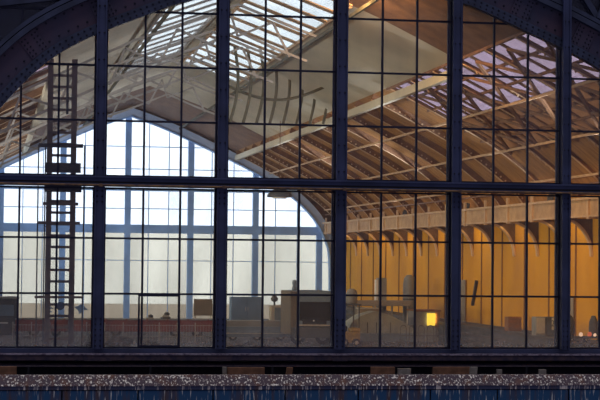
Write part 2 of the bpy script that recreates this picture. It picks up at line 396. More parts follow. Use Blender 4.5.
# walkway between the parapet and the window, with bits lying on it
WZ=z_top-.45
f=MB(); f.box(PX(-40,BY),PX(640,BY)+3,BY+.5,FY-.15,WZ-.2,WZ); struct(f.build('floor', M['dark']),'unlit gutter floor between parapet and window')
def debris(px0,px1,y0,y1,Y,m,name,label,cat,slant=0,group=None):
    x0,x1=PX(px0,Y),PX(px1,Y); z0,z1=PZ(y1,Y),PZ(y0,Y)
    f=MB(); s=slant
    f.hexa([(x0,Y,WZ+.002),(x1,Y,WZ+.002),(x1,Y+.16,WZ+.002),(x0,Y+.16,WZ+.002),(x0+s,Y,z1),(x1+s,Y,z1),(x1+s,Y+.12,z1),(x0+s,Y+.12,z1)])
    o=f.build(name,m,off=((x0+x1)/2,Y,WZ),bevel=.01); return tag(o,label,cat,group)
debris(-8,18.5,366.5,371,52.2,M['plank'],'plank','orange-brown plank end lying under the sill at the far left','plank')
debris(229,266,367.5,375,51.8,M['plank'],'plank','long orange-brown board standing behind the coping, under the second pane bay','plank')
debris(286,292,367.5,375,51.9,M['plank'],'plank','short leaning brown batten between the middle mullion and the long board','plank',.07)
debris(372,396,367,370,52.4,M['plank'],'plank','low dark brown board end right of the middle mullion','plank')
debris(434,476,367,374,52.0,M['plank'],'plank','long brown board lying behind the coping below the right bays','plank')
debris(399,412,368.5,372,52.3,M['scrap'],'scrap','pale metal scrap lying left of the right-hand brown board','scrap')
debris(470,477,367,373,51.3,M['scrap'],'scrap','pale scrap leaning on the right end of the long brown board','scrap',.05)
debris(540,547,369.5,372,52.5,M['scrap'],'scrap','thin pale strip of metal towards the far right under the sill','scrap')
debris(224,228,367,369.5,52.3,M['scrap'],'scrap','tiny pale chip just left of the long orange-brown board','scrap')
debris(498,503,369.5,371,52.1,M['scrap'],'scrap','small pale chip below the second bay from the right','scrap')

for py,rr,lab in ((366.3,.022,'thin dusty conduit running along the gutter under the sill'),):
    z=PZ(py,FY-.8); o=MB().tube([(xa,FY-.8,z),(xb,FY-.8,z)],rr,6).build('conduit',M['sill']); tag(o,lab,'pipe')
    for px in (30,150,270,390,520): MB().box(PX(px,FY)-.03,PX(px,FY)+.03,FY-.83,FY-.77,WZ,z).build('saddle',M['dark'],o)
# ================================================================== THE HALL
FW,FC,FC2,FV=3700,3300,6500,2800
CX=9.9; WU=15.4; Y0,Y1=54.3,128.0
prof=[(0,15.15),(2.2,14.35),(4.4,13.5),(7.5,12.0),(10.0,10.75),(12.1,9.6),(13.6,8.5),(14.6,7.6),(15.05,6.95)]
pr=catmull(prof,4)
def zr(u):
    u=abs(u)
    for i in range(len(pr)-1):
        if pr[i][0]<=u<=pr[i+1][0]: 
            t=(u-pr[i][0])/(pr[i+1][0]-pr[i][0]); return pr[i][1]+t*(pr[i+1][1]-pr[i][1])
    return pr[-1][1]
def uspan(u0,u1,n=4):
    us=sorted(set([u0,u1]+[p[0] for p in pr if u0<p[0]<u1])); return us
def slab(f,s,u0,u1,ya,yb,t=.08):
    us=uspan(u0,u1)
    for i in range(len(us)-1):
        a,b_=us[i],us[i+1]; za,zb=zr(a),zr(b_)
        f.hexa([(CX+s*a,ya,za),(CX+s*b_,ya,zb),(CX+s*b_,yb,zb),(CX+s*a,yb,za),(CX+s*a,ya,za+t),(CX+s*b_,ya,zb+t),(CX+s*b_,yb,zb+t),(CX+s*a,yb,za+t)])
    return f
SK0,SK1=66.0,97.0
wn=13
names={1:'right',-1:'left'}
for s in (1,-1):
    f=MB()
    slab(f,s,0,.35,Y0,113); slab(f,s,.35,3.4,SK1,113); slab(f,s,3.4,7.5,66,113)
    struct(f.build('ceiling',M['cream']),'cream plated roof slope, %s side'%names[s])
    f=MB(); slab(f,s,.35,7.5,Y0,66); slab(f,s,0,7.5,113,Y1)
    struct(f.build('ceiling',M['brown']),'brown boarded roof slope, %s side'%names[s])
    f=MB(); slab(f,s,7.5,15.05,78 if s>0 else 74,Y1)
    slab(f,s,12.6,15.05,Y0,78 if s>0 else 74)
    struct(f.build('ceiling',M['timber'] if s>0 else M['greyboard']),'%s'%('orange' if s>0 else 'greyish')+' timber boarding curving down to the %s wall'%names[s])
    # skylights: glass slab with its bars
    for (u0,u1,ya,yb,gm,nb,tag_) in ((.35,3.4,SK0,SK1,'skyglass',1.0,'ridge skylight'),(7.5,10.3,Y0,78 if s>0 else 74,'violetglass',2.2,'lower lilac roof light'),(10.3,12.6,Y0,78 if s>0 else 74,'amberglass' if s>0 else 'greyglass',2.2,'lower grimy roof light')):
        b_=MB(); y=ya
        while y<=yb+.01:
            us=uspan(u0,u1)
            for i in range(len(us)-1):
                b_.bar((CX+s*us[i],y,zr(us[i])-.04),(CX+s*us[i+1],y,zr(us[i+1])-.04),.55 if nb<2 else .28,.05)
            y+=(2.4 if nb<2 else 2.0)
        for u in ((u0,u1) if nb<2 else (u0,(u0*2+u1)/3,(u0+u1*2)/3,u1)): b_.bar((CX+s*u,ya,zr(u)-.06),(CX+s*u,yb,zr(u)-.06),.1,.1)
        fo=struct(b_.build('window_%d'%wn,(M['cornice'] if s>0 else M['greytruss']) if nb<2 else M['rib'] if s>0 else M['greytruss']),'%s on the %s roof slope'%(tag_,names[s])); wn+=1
        p_=MB(); slab(p_,s,u0,u1,ya,yb,.02); p_.build('pane',M[gm],fo)
# walls
f=MB(); f.box(CX+WU,CX+WU+.3,Y0,Y1,0,7.0); wr=struct(f.build('wall_right',M['ochre']),'tall ochre-yellow wall lit by warm lamps')
f=MB(); y=Y0+2
while y<Y1: f.box(CX+WU-.05,CX+WU,y-.05,y+.05,0,6.3); y+=1.9*2
f.build('panel_joint',M['ochreln'],wr)
f=MB(); f.box(CX+WU-1.4,CX+WU,Y0,Y1,0,1.1); pf=struct(f.build('floor',M['floor'],bevel=.02),'raised loading platform along the yellow wall')
f=MB()
for z in (.25,.6,.95): f.box(CX+WU-1.46,CX+WU-1.4,Y0,Y1,z,z+.12)
f.build('fender_board',M['track'],pf)

f=MB(); f.box(CX-WU-.3,CX-WU,Y0,Y1,0,7.0); struct(f.build('wall_left',M['endwall']))
f=MB(); f.box(CX-WU-2,CX+WU+2,Y0,Y1+40,-.3,0); struct(f.build('floor',M['floor']),'stained concrete floor of the hall')

# far end wall: blue-grey arch ring, glazed
eprof=[(0,14.95),(2.2,14.2),(4.3,13.3),(8.2,11.5),(10.6,10.2),(12.3,9.0),(13.7,7.6),(14.6,6.0),(15.0,4.4),(15.05,0)]
ep=catmull(eprof,3)
full=[(CX-u,z) for u,z in ep[::-1]]+[(CX+u,z) for u,z in ep[1:]]
ea=empty('end_arch',(CX,Y1,0),'blue-grey iron arch ring framing the bright far end window','arch')
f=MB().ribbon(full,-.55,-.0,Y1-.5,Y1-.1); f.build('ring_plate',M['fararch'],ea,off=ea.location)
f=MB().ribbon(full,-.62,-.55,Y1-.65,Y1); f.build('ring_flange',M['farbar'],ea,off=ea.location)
f=MB().ribbon(full,-.1,4,Y1,Y1+.15); struct(f.build('wall_back',M['brown']),'brown boarding around the far arch')
def ez(u):
    u=abs(u)
    for i in range(len(ep)-1):
        if ep[i][0]<=u<=ep[i+1][0] and ep[i+1][0]>ep[i][0]:
            t=(u-ep[i][0])/(ep[i+1][0]-ep[i][0]); return ep[i][1]+t*(ep[i+1][1]-ep[i][1])
    return 4
ew=MB(); Yg=Y1+.3
def ub(px): return PX(px,Yg)-CX
bigpx=[-66,0,62,127,190,255,319]
thin=[-33,-15,22,42,84,148,168,211,233,275,297]
for px in bigpx:
    u=ub(px)
    if abs(u)<15: ew.box(CX+u-.21,CX+u+.21,Yg-.2,Yg+.2,0,ez(u)-.2)
for px in thin:
    u=ub(px)
    if abs(u)<15: ew.box(CX+u-.028,CX+u+.028,Yg-.05,Yg+.05,0,ez(u)-.2)
zbig=PZ(231,Yg); zb2=PZ(192,Yg)
ew.box(CX-14.6,CX+14.6,Yg-.25,Yg+.15,zbig-.3,zbig+.3)
ew.box(CX-14.2,CX+14.2,Yg-.15,Yg+.1,zb2-.12,zb2+.12)
for py in (150,172,211,262): 
    z=PZ(py,Yg); uu=14.8
    while uu>1 and ez(uu)-.2<z: uu-=.1
    ew.box(CX-uu,CX+uu,Yg-.04,Yg+.04,z-.028,z+.028)
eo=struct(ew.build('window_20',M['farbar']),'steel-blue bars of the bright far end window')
g_=MB()
us=[-14.9+.5*i for i in range(60)]
for i in range(len(us)-1):
    a,b_=us[i],us[i+1]
    g_.hexa([(CX+a,Yg+.2,zbig),(CX+b_,Yg+.2,zbig),(CX+b_,Yg+.22,zbig),(CX+a,Yg+.22,zbig),(CX+a,Yg+.2,max(ez(a),zbig+.1)),(CX+b_,Yg+.2,max(ez(b_),zbig+.1)),(CX+b_,Yg+.22,max(ez(b_),zbig+.1)),(CX+a,Yg+.22,max(ez(a),zbig+.1))])
g_.build('pane',M['farglass'],eo)
zlow=PZ(318,Yg)
g_=MB(); g_.box(CX-15,CX+15,Yg+.2,Yg+.22,PZ(305,Yg),zbig); tag(g_.build('pane',M['farglass2'],eo),'beige grime-clouded lower panes')
g_=MB(); g_.box(CX-15,CX+15,Yg+.2,Yg+.22,0,PZ(305,Yg)); tag(g_.build('pane',M['farglass3'],eo),'tan-stained bottom panes')

# ribs of the vault
ribg='brown curved ribs of the vault'
def rib(y, kind):
    e=empty('roof_rib',(CX,y,15), 'curved brown roof rib with a pale riveted inner edge, above the yellow wall','rib',ribg)
    for s in (1,-1):
        path=[(CX+s*u,z) for u,z in pr if u>=7.4][::s]      # always left to right, so the normal points up
        if s<0: path=path
        dp=.14 if y<77 else .30
        MB().ribbon(path,-dp,-.0,y-.035,y+.035).build('web',M['rib'],e,off=e.location)
        MB().ribbon(path,-.03-dp,-dp,y-.08,y+.08).build('flange',M['ribflange'] ,e,off=e.location)
    return e
y=58.0; i=0; ribs=[]
while y<Y1-1:
    ribs.append((y,rib(y,i%2))); y+=3.8; i+=1
# rivets on every other rib
for i,(y,e) in enumerate(ribs):
    if i%2: continue
    q=MB()
    for x,z,t,n in walk([(CX+u,zz) for u,zz in pr],.3,-.20):
        if x>CX+8: q.dome((x,y-.035,z),.05,.6)
    tag(q.build('rivets',M['ribflange'],e,off=e.location),kind='stuff')
# purlins
pj={3.4:'upper',7.5:'main',9.9:'low',12.2:'low',13.9:'low'}
for s in (1,-1):
    for u,nm in pj.items():
        f=MB(); w=.34 if u==7.5 else .10 if u>8 else .14
        f.bar((CX+s*u,66 if u==7.5 else Y0+.2,zr(u)-.34-w/2),(CX+s*u,Y1-.9,zr(u)-.34-w/2),w*.7,w)
        mm=M['cream'] if u==7.5 else (M['cornice'] if s>0 else M['greytruss']) if u>8 else M['olive']
        o=f.build('purlin',mm,off=(CX+s*u,90,zr(u)))
        if u==7.5: tag(o,'broad cream longitudinal roof beam on the %s slope'%names[s],'beam')
        elif u<7: tag(o,'olive longitudinal roof beam beside the ridge skylight, %s slope'%names[s],'beam')
        else: tag(o,'thin tan purlin running along the %s side of the vault'%names[s],'beam','tan purlins on the %s slope'%names[s])
# lattice trusses under the roof slopes
def truss(y,m,depth,label,n=12):
    e=empty('lattice_truss',(CX,y,13),label,'truss','lattice trusses under the roof')
    path=[(CX-u,zr(u)) for u in (12,10,7.5,4.4,2,0)]+[(CX+u,zr(u)) for u in (2,3.4)]
    MB().ribbon(path,-.50-depth,-.4-depth,y+.3,y+.42).build('bottom_chord',m,e,off=e.location)
    MB().ribbon(path,-.50,-.4,y+.3,y+.42).build('top_chord',m,e,off=e.location)
    pts=walk(path,1.15,0); f=MB()
    for i in range(len(pts)-1):
        x,z,t,nn=pts[i]; x2,z2,t2,n2=pts[i+1]
        a=.58 if i%2 else .55+depth; b_=.55+depth if i%2 else .58
        f.bar((x-nn.x*a,y+.36,z-nn.y*a),(x2-n2.x*b_,y+.36,z2-n2.y*b_),.09,.09,up=(0,1,0))
    f.build('lattice',m,e,off=e.location)
for y in (72.0,81.0,91.0,101.0):
    truss(y,M['greytruss'],1.1,'pale lattice truss under the roof slopes near the ridge skylight')
# curved tubes stand in for wavy glass reflections before the cream slope
for (x0,x1,y_) in [(222+12.5*i,216+13.4*i,84+.9*i) for i in range(10)]:
    pts=[]
    for k_ in range(9):
        t=k_/8; px=x0+(x1-x0)*t+6*math.sin(PI*t); py=46+78*t
        pts.append(P(px,py,y_))
    o=MB().tube(pts,.075,6).build('reflection_curve',M['olive'],off=pts[0]); tag(o,'thin dark curved tube standing in for a wavy glass reflection before the cream roof slope','wire','curved reflection stand-ins in front of the cream roof')

pts=[P(228+108*k_/12, 86+14*math.sin(PI*k_/12*1.1), 86) for k_ in range(13)]  # sagging tube stands in for a curved reflection in the glass
o=MB().tube(pts,.08,6).build('reflection_curve',M['olive'],off=pts[0]); tag(o,'olive sagging cross tube standing in for a glass reflection behind the thin curved tubes','wire')
# crossed bars stand in for glass reflections under the near right roof lights
ys=[55.5,59.5,63.5,67.5,71.5,75.5]
for i in range(5):
    e=empty('reflection_bars',(CX+10,ys[i],10.3),'brown crossed bars standing in for glass reflections under the lilac roof lights at top right','brace','crossed reflection stand-ins under the right roof lights')
    for (ua,ub_) in ((7.6,10.0),(10.0,12.5)):
        for (p_,q_) in ((ua,ub_),(ub_,ua)):
            MB().bar((CX+p_,ys[i],zr(p_)-.30),(CX+q_,ys[i+1],zr(q_)-.30),.11,.11).build('bar',M['rib'],e,off=e.location)
# gallery girder on the right wall
gx=CX+WU
ga=empty('gallery_girder',(gx,90,6.5),'long beige riveted gallery girder on curved brackets along the yellow wall','girder')
def gg(mb,n,m,p=None,**k): return mb.build(n,m,p or ga,off=ga.location,**k)
f=MB(); f.box(gx-1.45,gx-1.35,Y0,Y1-.6,6.25,6.88); gg(f,'fascia',M['cornice'])
f=MB(); f.box(gx-1.6,gx,Y0,Y1-.6,6.88,6.98); gg(f,'top_flange',M['ribflange'])
f=MB(); f.box(gx-1.52,gx-1.3,Y0,Y1-.6,6.18,6.25); gg(f,'bottom_flange',M['ribflange'])
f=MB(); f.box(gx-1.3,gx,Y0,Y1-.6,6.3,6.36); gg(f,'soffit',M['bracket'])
f=MB(); f.box(gx-1.4,gx-1.34,Y0,Y1-.6,7.5,7.57); gg(f,'handrail',M['rib'])
for i,(y,e) in enumerate(ribs):
    br=[]
    for k_ in range(9):
        a=k_/8*PI/2; br.append((gx-.02-1.33*(1-math.cos(a)), 4.6+1.6*math.sin(a)))
    f=MB(); nb=len(br)
    for j in range(nb-1):   # web between the curve and the wall
        (xa_,za_),(xb_,zb_)=br[j],br[j+1]
        f.hexa([(xa_,y-.03,za_),(gx-.001,y-.03,za_),(gx-.001,y+.03,za_),(xa_,y+.03,za_),(xb_,y-.03,zb_),(gx-.001,y-.03,zb_),(gx-.001,y+.03,zb_),(xb_,y+.03,zb_)])
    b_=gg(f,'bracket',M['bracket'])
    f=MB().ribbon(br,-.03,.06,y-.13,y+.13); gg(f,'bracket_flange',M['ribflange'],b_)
    f=MB(); f.box(gx-1.54,gx-1.44,y-.10,y+.10,6.1,7.3); gg(f,'stiffener',M['ribflange'])

# added warm strip lamps under the girder to light the wall, one per two bays
lampg='added strip lamps under the gallery girder'
for i in range(0,len(ribs)-1,2):
    yy=ribs[i][0]+1.9
    e=empty('fill_strip_lamp',(gx-.6,yy,6.22),'added warm strip lamp tucked under the gallery girder','lamp',lampg)
    MB().box(-.12,.12,-.9,.9,0,.07).build('housing',M['dgrey'],e)
    MB().box(-.09,.09,-.85,.85,-.04,0).build('tube',M['lampon'],e)
    l=bpy.data.lights.new('fill_strip_light','AREA'); l.shape='RECTANGLE'; l.size=.3; l.size_y=3.4; l.energy=12; l.color=(1,.62,.22)
    lo=bpy.data.objects.new('fill_strip_light',l); COL.objects.link(lo); lo.location=(gx-.75,yy,6.1)
    lo.rotation_euler=(0,R(-28),0)
# hanging pendants
def pendant(px,py,Y,label,energy,w=.9):
    c=P(px,py,Y)
    e=empty('pendant_lamp',c,label,'lamp')
    MB().lathe((0,0,0),[(w,-.18),(w*.95,-.02),(w*.6,.2),(w*.2,.34),(.06,.36)],20).build('shade',M['dgrey'],e,smooth=True)
    MB().lathe((0,0,-.2),[(w*.55,-.05),(w*.6,.04)],16).build('diffuser',M['white'],e)
    top=zr(c.x-CX)-.5
    MB().tube([(0,0,.36),(0,0,top-c.z)],.02,6).build('rod',M['rib'],e)
    if energy:
        l=bpy.data.lights.new('pendant_light','POINT'); l.energy=energy; l.color=(1,.6,.25); l.shadow_soft_size=.4
        lo=bpy.data.objects.new('pendant_light',l); COL.objects.link(lo); lo.location=(c.x,c.y,c.z-.6)
pendant(279.5,194,100,'round pendant lamp hanging in front of the bright far window',0,.72)
# added flood lamps on walls, girder and ridge, put in to brighten the hall
def flood(x,y,z,target,energy,col,size,label,group):
    e=empty('fill_flood_lamp',(x,y,z),label,'lamp',group)
    d=(Vector(target)-Vector((x,y,z))).normalized(); q=d.to_track_quat('-Z','Y').to_euler()
    if 'left wall' in label: MB().box(CX-WU-x,.0,-.05,.05,-.05,.05).build('wall_arm',M['dgrey'],e)
    elif 'girder' in label: MB().box(-.05,.05,-.05,.05,6.985-z,0).build('stand',M['dgrey'],e)
    else: MB().box(-.04,.04,-.04,.04,0,zr(x-CX)-z).build('hanger',M['dgrey'],e)
    h=MB().box(-.17,.17,-.13,.13,.0,.22).build('housing',M['dgrey'],e); h.rotation_euler=q
    l=bpy.data.lights.new('fill_flood_light','SPOT'); l.energy=energy; l.color=col; l.spot_size=R(size); l.spot_blend=.9; l.shadow_soft_size=.3
    lo=bpy.data.objects.new('fill_flood_light',l); COL.objects.link(lo); lo.location=Vector((x,y,z))+d*.1; lo.rotation_euler=q
for y in (60,72,84,96,108,119):
    flood(CX-WU+.36,y,5.2,(CX+WU,y+4,3.6),FW,(1,.70,.25),62,'added warm flood lamp on the left wall','added warm flood lamps on the left wall')
for y in (62,76,90,104):
    flood(CX-WU+.40,y,6.4,(CX+9,y+8,12),FC,(1,.93,.82),75,'added pale flood lamp on the left wall shining at the roof','added pale flood lamps on the left wall')
    flood(CX+WU-1.05,y,7.22,(CX-7,y+8,13),FC2,(.93,.96,1),72,'added pale flood lamp on the gallery girder shining at the roof','added pale flood lamps on the gallery girder')
for y in (104,110):
    flood(CX-WU+.40,y,5.9,(CX+3,Y1,11),4500,(.72,.86,1),70,'added bluish flood lamp on the left wall shining at the far arch','added bluish flood lamps near the far arch')
for y in (56.5,59.0,61.5):
    flood(CX+2,y,zr(2)-.32,(CX+14,y+22,8.5),FV,(1,.56,.22),80,'added warm flood lamp hanging under the ridge','added warm flood lamps under the ridge')

# ------------------------------------------------------------------ ladder mast behind the left bay
LY=57.0
lx0,lx1=PX(48,LY),PX(72,LY)
lm=empty('ladder_mast',(PX(60,LY),LY,0),'tall brown iron ladder mast with small landings behind the left window bay','ladder')
def lb(mb,n,m,**k): return mb.build(n,m,lm,off=lm.location,**k)
zt=PZ(66,LY)
for x in (lx0,lx1):
    f=MB(); f.box(x-.085,x+.085,LY-.08,LY+.08,0,zt); lb(f,'rail',M['ladder'])
z=.35
while z<zt-.1:
    f=MB(); f.box(lx0+.085,lx1-.085,LY-.04,LY+.04,z-.04,z+.04); lb(f,'rung',M['ladder']); z+=.36
for (py,a,b_,h,m) in ((146,37,81,.11,'ladder2'),(168,44,79,.30,'ladder2'),(189,43,80,.2,'ladder2'),(204,42,77,.09,'ladder'),(223,37,79,.09,'ladder'),(297,35,82,.07,'ladder')):
    z=PZ(py,LY,60); f=MB(); f.box(PX(a,LY),PX(b_,LY),LY-.32,LY-.081,z-h/2,z+h/2); lb(f,'landing',M[m])
for px in (37,44,83):
    f=MB(); f.box(PX(px,LY)-.02,PX(px,LY)+.02,LY-.02,LY+.02,0,PZ(150,LY)); lb(f,'side_rod',M['dgrey'])
f=MB(); f.tube([(PX(65,LY),LY-.1,PZ(y_,LY)) for y_ in (70,120)],.04,6); lb(f,'cable',M['dgrey'])
f=MB(); f.lathe((PX(60.5,LY),LY-.34,PZ(307,LY)),[(.10,-.05),(.13,0),(.10,.05)],16,'y'); f2=lb(f,'mirror',M['bgrey']); f2.scale=(1,1,1)

# ------------------------------------------------------------------ things standing in the hall
def tbox(px0,px1,py0,pybase,depth,name,label,cat,mats='grey',group=None):
    """an Empty on the ground under a pixel span; returns (e, width, height)"""
    a=G((px0+px1)/2,pybase); Y=a.y
    w=PX(px1,Y)-PX(px0,Y); h=PZ(py0,Y,(px0+px1)/2)
    return empty(name,(a.x,Y,0),label,cat,group), w, h
def tboxY(px0,px1,py0,Y,depth,name,label,cat,z=0):
    xa,xb=PX(px0,Y),PX(px1,Y)
    return empty(name,((xa+xb)/2,Y,z),label,cat), xb-xa, PZ(py0,Y,(px0+px1)/2)-z
def wallY(px,X=CX+WU-.95): d=ray(px,300); return X*d.y/d.x
def B(e,n,m,x0,x1,y0,y1,z0,z1,bevel=.02,lab=None):
    o=MB().box(x0,x1,y0,y1,z0,z1).build(n,M[m],e,bevel=bevel)
    if lab: o['label']=lab
    return o
def wheels(e,xs,y,r,n='wheel'):
    for x in xs:
        w=MB().lathe((x,y,r),[(r*.55,-.1),(r,-.09),(r,.09),(r*.55,.1)],18,'y').build(n,M['tyre'],e)
        MB().lathe((x,y-.1,r),[(r*.4,-.03),(r*.5,.0)],12,'y').build('hub',M['lgrey'],w)

# red wagon
e,w,h=tbox(16,216,322,337,2,'flat_wagon','long low dull-red wagon behind the fence in the left bays','wagon')
h2=w/2
B(e,'side_board','red',-h2,h2,-.04,.04,.30,.92); B(e,'deck','dgrey',-h2,h2,.04,2.0,.55,.66); B(e,'top_rail','grey',-h2,h2,-.07,.07,.92,1.0)
B(e,'underframe','dgrey',-h2,h2,.1,1.9,.34,.55)
wheels(e,[-h2+1,-h2+2.2,0,h2-2.2,h2-1],.25,.28)
for i in range(10): B(e,'stake','red',-h2+.4+i*(w-.8)/9-.04,-h2+.4+i*(w-.8)/9+.04,-.09,-.04,.28,.98,.005)
# pale fence
a=G(118,343); Y=a.y
e=empty('fence',(a.x,Y,0),'thin pale wire fence on posts in front of the red wagon','fence')
x0,x1=PX(14,Y)-a.x,PX(214,Y)-a.x
for i in range(12):
    x=x0+(x1-x0)*i/11; B(e,'post','lgrey',x-.025,x+.025,-.025,.025,0,1.05,.004)
for z in (.35,.9): B(e,'rail','lgrey',x0,x1,-.012,.012,z-.012,z+.012,0)
f=MB(); n_=70
for i in range(n_): x=x0+(x1-x0)*(i+.5)/n_; f.box(x-.006,x+.006,-.008,.008,.1,.95)
tag(f.build('wire_infill',M['lgrey'],e),kind='stuff')
# grey cabin, far left
e,w,h=tbox(-14,17,297,335,1.5,'cabin','dark grey cabin at the far left edge beside the ladder mast','cabin')
B(e,'body','dgrey',-w/2,w/2,0,2,0,h-.1); B(e,'roof','grey',-w/2-.1,w/2+.1,-.1,2.1,h-.1,h); B(e,'window_strip','bgrey',-w/2+.2,w/2-.2,-.03,.0,h*.5,h*.8); B(e,'handrail','white',-w/2+.3,w/2-.5,-.1,-.05,h*.30,h*.34)
# wall mural marks on the far wall
def blob(px,py,Y,pts,name,label):
    c=P(px,py,Y); f=MB()
    s=Y/1800
    L=[(x*s,-y_*s) for x,y_ in pts]
    lo=[f.bm.verts.new((x,0,z)) for x,z in L]; hi=[f.bm.verts.new((x,-.02,z)) for x,z in L]
    f.bm.faces.new(lo); f.bm.faces.new(hi[::-1])
    for i in range(len(L)): j=(i+1)%len(L); f.bm.faces.new([lo[i],lo[j],hi[j],hi[i]])
    o=f.build(name,M['bgrey']); o.location=c; return tag(o,label,'painted mark')
blob(80,309,Y1+.44,[(-6,-2),(-2,-3),(1,-5),(4,-3),(8,1),(3,1),(1,4),(-1,5),(-2,1)],'wall_mark','blue-grey bird-like painted mark on the beige end panes right of the ladder')
blob(49,309,Y1+.44,[(-5,-4),(-1,-5),(4,-6),(1,-2),(5,-1),(0,1),(4,3),(-2,4),(-4,2),(-2,-1)],'wall_mark','blue-grey leaf-like painted mark behind the ladder')
# beige board on legs
e,w,h=tbox(193.5,212,299,331,.1,'notice_board','beige notice board on pale legs in front of the far wall','board')
B(e,'board','beige',-w/2,w/2,-.03,.03,h*.50,h); B(e,'frame','lgrey',-w/2-.03,w/2+.03,-.02,.05,h*.48,h*.50)
for s in (-1,1): B(e,'leg','lgrey',s*w*.4-.03,s*w*.4+.03,.03,.08,0,h*.95,.005)
# small machinery on wagon region
for (p0,p1,t,bs,lab,m) in ((148,160,317,333,'low grey engine block left of the small casement bar','grey'),(166,176,314,333,'small dark grey motor unit right of the casement bar','dgrey')):
    e,w,h=tbox(p0,p1,t,bs-1,.6,'machine',lab,'machine')
    e.location.y+=3
    B(e,'housing',m,-w/2,w/2,0,.6,0,h*.72,.05); B(e,'cover','lgrey',-w*.35,w*.35,.1,.5,h*.72,h*.84,.03)
    MB().lathe((w*.12,.3,h*.84),[(.16,0),(.16,.12),(.05,.18)],12).build('cap',M['dgrey'],e)
# blue cupboard block
e,w,h=tbox(231,262,297,322,1,'cupboard','tall blue-grey double cupboard against the far window beside the mullion','cupboard')
B(e,'body','bgrey',-w/2,w/2,0,1,0,h)
for s in (-1,1):
    d=B(e,'door','bgrey',(-w/2+.05 if s<0 else .02),(-.02 if s<0 else w/2-.05),-.04,0,.1,h-.1); B(d,'handle','lgrey',s*.08-.02,s*.08+.02,-.08,-.04,h*.45,h*.6,.004)
# long grey flat wagon in the third bay
e,w,h=tbox(222,292,321,341,2,'flat_wagon','long grey flat wagon in the third bay with a pale edge rail','wagon')
B(e,'side_board','bgrey',-w/2,w/2,-.04,.04,.2,h*.72); B(e,'deck','dgrey',-w/2,w/2,.04,1.6,h*.5,h*.6); B(e,'edge_rail','lgrey',-w/2,w/2,-.08,0,h*.36,h*.40); B(e,'load','grey',-w/2+.1,w/2-.1,.3,1.4,h*.6,h)
wheels(e,[-w/2+.6,0,w/2-.6],.15,.22)
# pale cabinet with two vents
e,w,h=tbox(271,290,305,333,1,'cabinet','pale grey cabinet with two round vents on top, left of the dark van','cabinet')
B(e,'body','lgrey',-w/2,w/2,0,.9,0,h-.04); B(e,'door','bgrey',-w/2+.2,w/2-.02,-.04,0,.1,h-.15)
for s in (-.28,.28):
    MB().lathe((w*s,.4,h-.04),[(.05,0),(.06,.2),(.2,.3),(.22,.42),(.12,.55),(.03,.62)],14).build('vent',M['dgrey'],e,smooth=True)
# dark van
e,w,h=tbox(290.5,332,291,345,3,'van','bulky blue-grey van with dark lower front, beside the middle mullion','van')
B(e,'body','bgrey',-w/2+.35,w/2,.0,3.2,.9,h,.08); B(e,'side_panel','tan',-w/2,-w/2+.35,.1,3.2,.5,h-.02,.04)
B(e,'windscreen','tyre',-w/2+.45,w/2-.1,-.03,.02,h*.45,h*.80,.03); B(e,'bumper','dgrey',-w/2+.1,w/2,-.22,.0,.35,.9,.05); B(e,'grille','tyre',-w/2+.6,w/2-.3,-.06,0,.95,h*.5,.02)
B(e,'pale_strip','lgrey',-w/2+.4,w/2-.1,-.1,-.061,.96,1.04,.01)
wheels(e,[-w/2+.45,w/2-.4],.5,.38)
MB().lathe((-w*.38,.5,h),[(.11,0),(.13,.1),(.08,.28),(.12,.36),(.1,.52),(.03,.56)],14).build('exhaust_stack',M['bgrey'],e,smooth=True)
MB().lathe((w*.05,-.02,h*.45),[(.04,-.06),(.05,0)],10,'y').build('lamp',M['white'],e)
# small tug
e,w,h=tbox(339.5,360.5,304,346.5,1.5,'baggage_tug','small mustard baggage tug with a canopy on thin posts, right of the middle mullion','tug')
B(e,'chassis','yellow',-w/2,w/2,0,1.6,.15,.72,.05); B(e,'bonnet','yellow',w*.05,w/2,.0,.9,.72,.92,.05); B(e,'seat','tyre',-w*.4,0,.7,1.2,.72,1.0,.04)
for sx in (-1,1):
    for yy in (.1,1.5): B(e,'post','dgrey',sx*w*.44-.03,sx*w*.44+.03,yy-.03,yy+.03,.7,h-.08,.004)
B(e,'canopy','dgrey',-w/2-.03,w/2+.03,-.05,1.65,h-.08,h,.03)
wheels(e,[-w*.28,w*.28],-.06,.2)
a=P(353.5,304,e.location.y)
MB().lathe((a.x-e.location.x,.5,h),[(.26,0),(.3,.12),(.3,.5),(.24,.68),(.1,.76)],16).build('water_tank',M['grey'],e,smooth=True)
# tarpaulin mound
Y=93.9; e=empty('covered_pile',(PX(382,Y),Y,0),'grey-green tarpaulin over a peaked pile of freight, right of the baggage tug','freight pile')
ptm=[(345,335),(352,322),(362,315),(376,311),(390,315),(402,321),(413,328),(414,334)]
f=MB(); A=[];Bk=[]
for px,py in ptm:
    p=P(px,py,Y); A.append((p.x,Y,p.z)); Bk.append((p.x,Y+1.9,p.z*.97))
zb_=.45
for i in range(len(A)-1):
    a,b_,c_,d_=A[i],A[i+1],Bk[i+1],Bk[i]
    f.hexa([(a[0],a[1],zb_),(b_[0],b_[1],zb_),(c_[0],c_[1],zb_),(d_[0],d_[1],zb_),a,b_,c_,d_])
o=f.build('tarpaulin',M['tarp'],e,off=e.location)
x0,x1=A[0][0]-e.location.x,A[-1][0]-e.location.x
B(e,'pallet','bgrey',x0,x1,-.05,1.9,.0,.45)
for px in (368,377,391): 
    x=PX(px,Y)-e.location.x; B(e,'strap','dgrey',x-.02,x+.02,-.05,-.01,.45,PZ(322,Y),.002)
# light box on the pile
e,w,h=tboxY(360,382,308,96.1,1,'crate','pale beige crate behind the tarpaulin pile','crate'); B(e,'body','beige',-w/2,w/2,0,.8,0,h-.06); B(e,'lid','lgrey',-w/2-.05,w/2+.05,-.05,.85,h-.06,h)
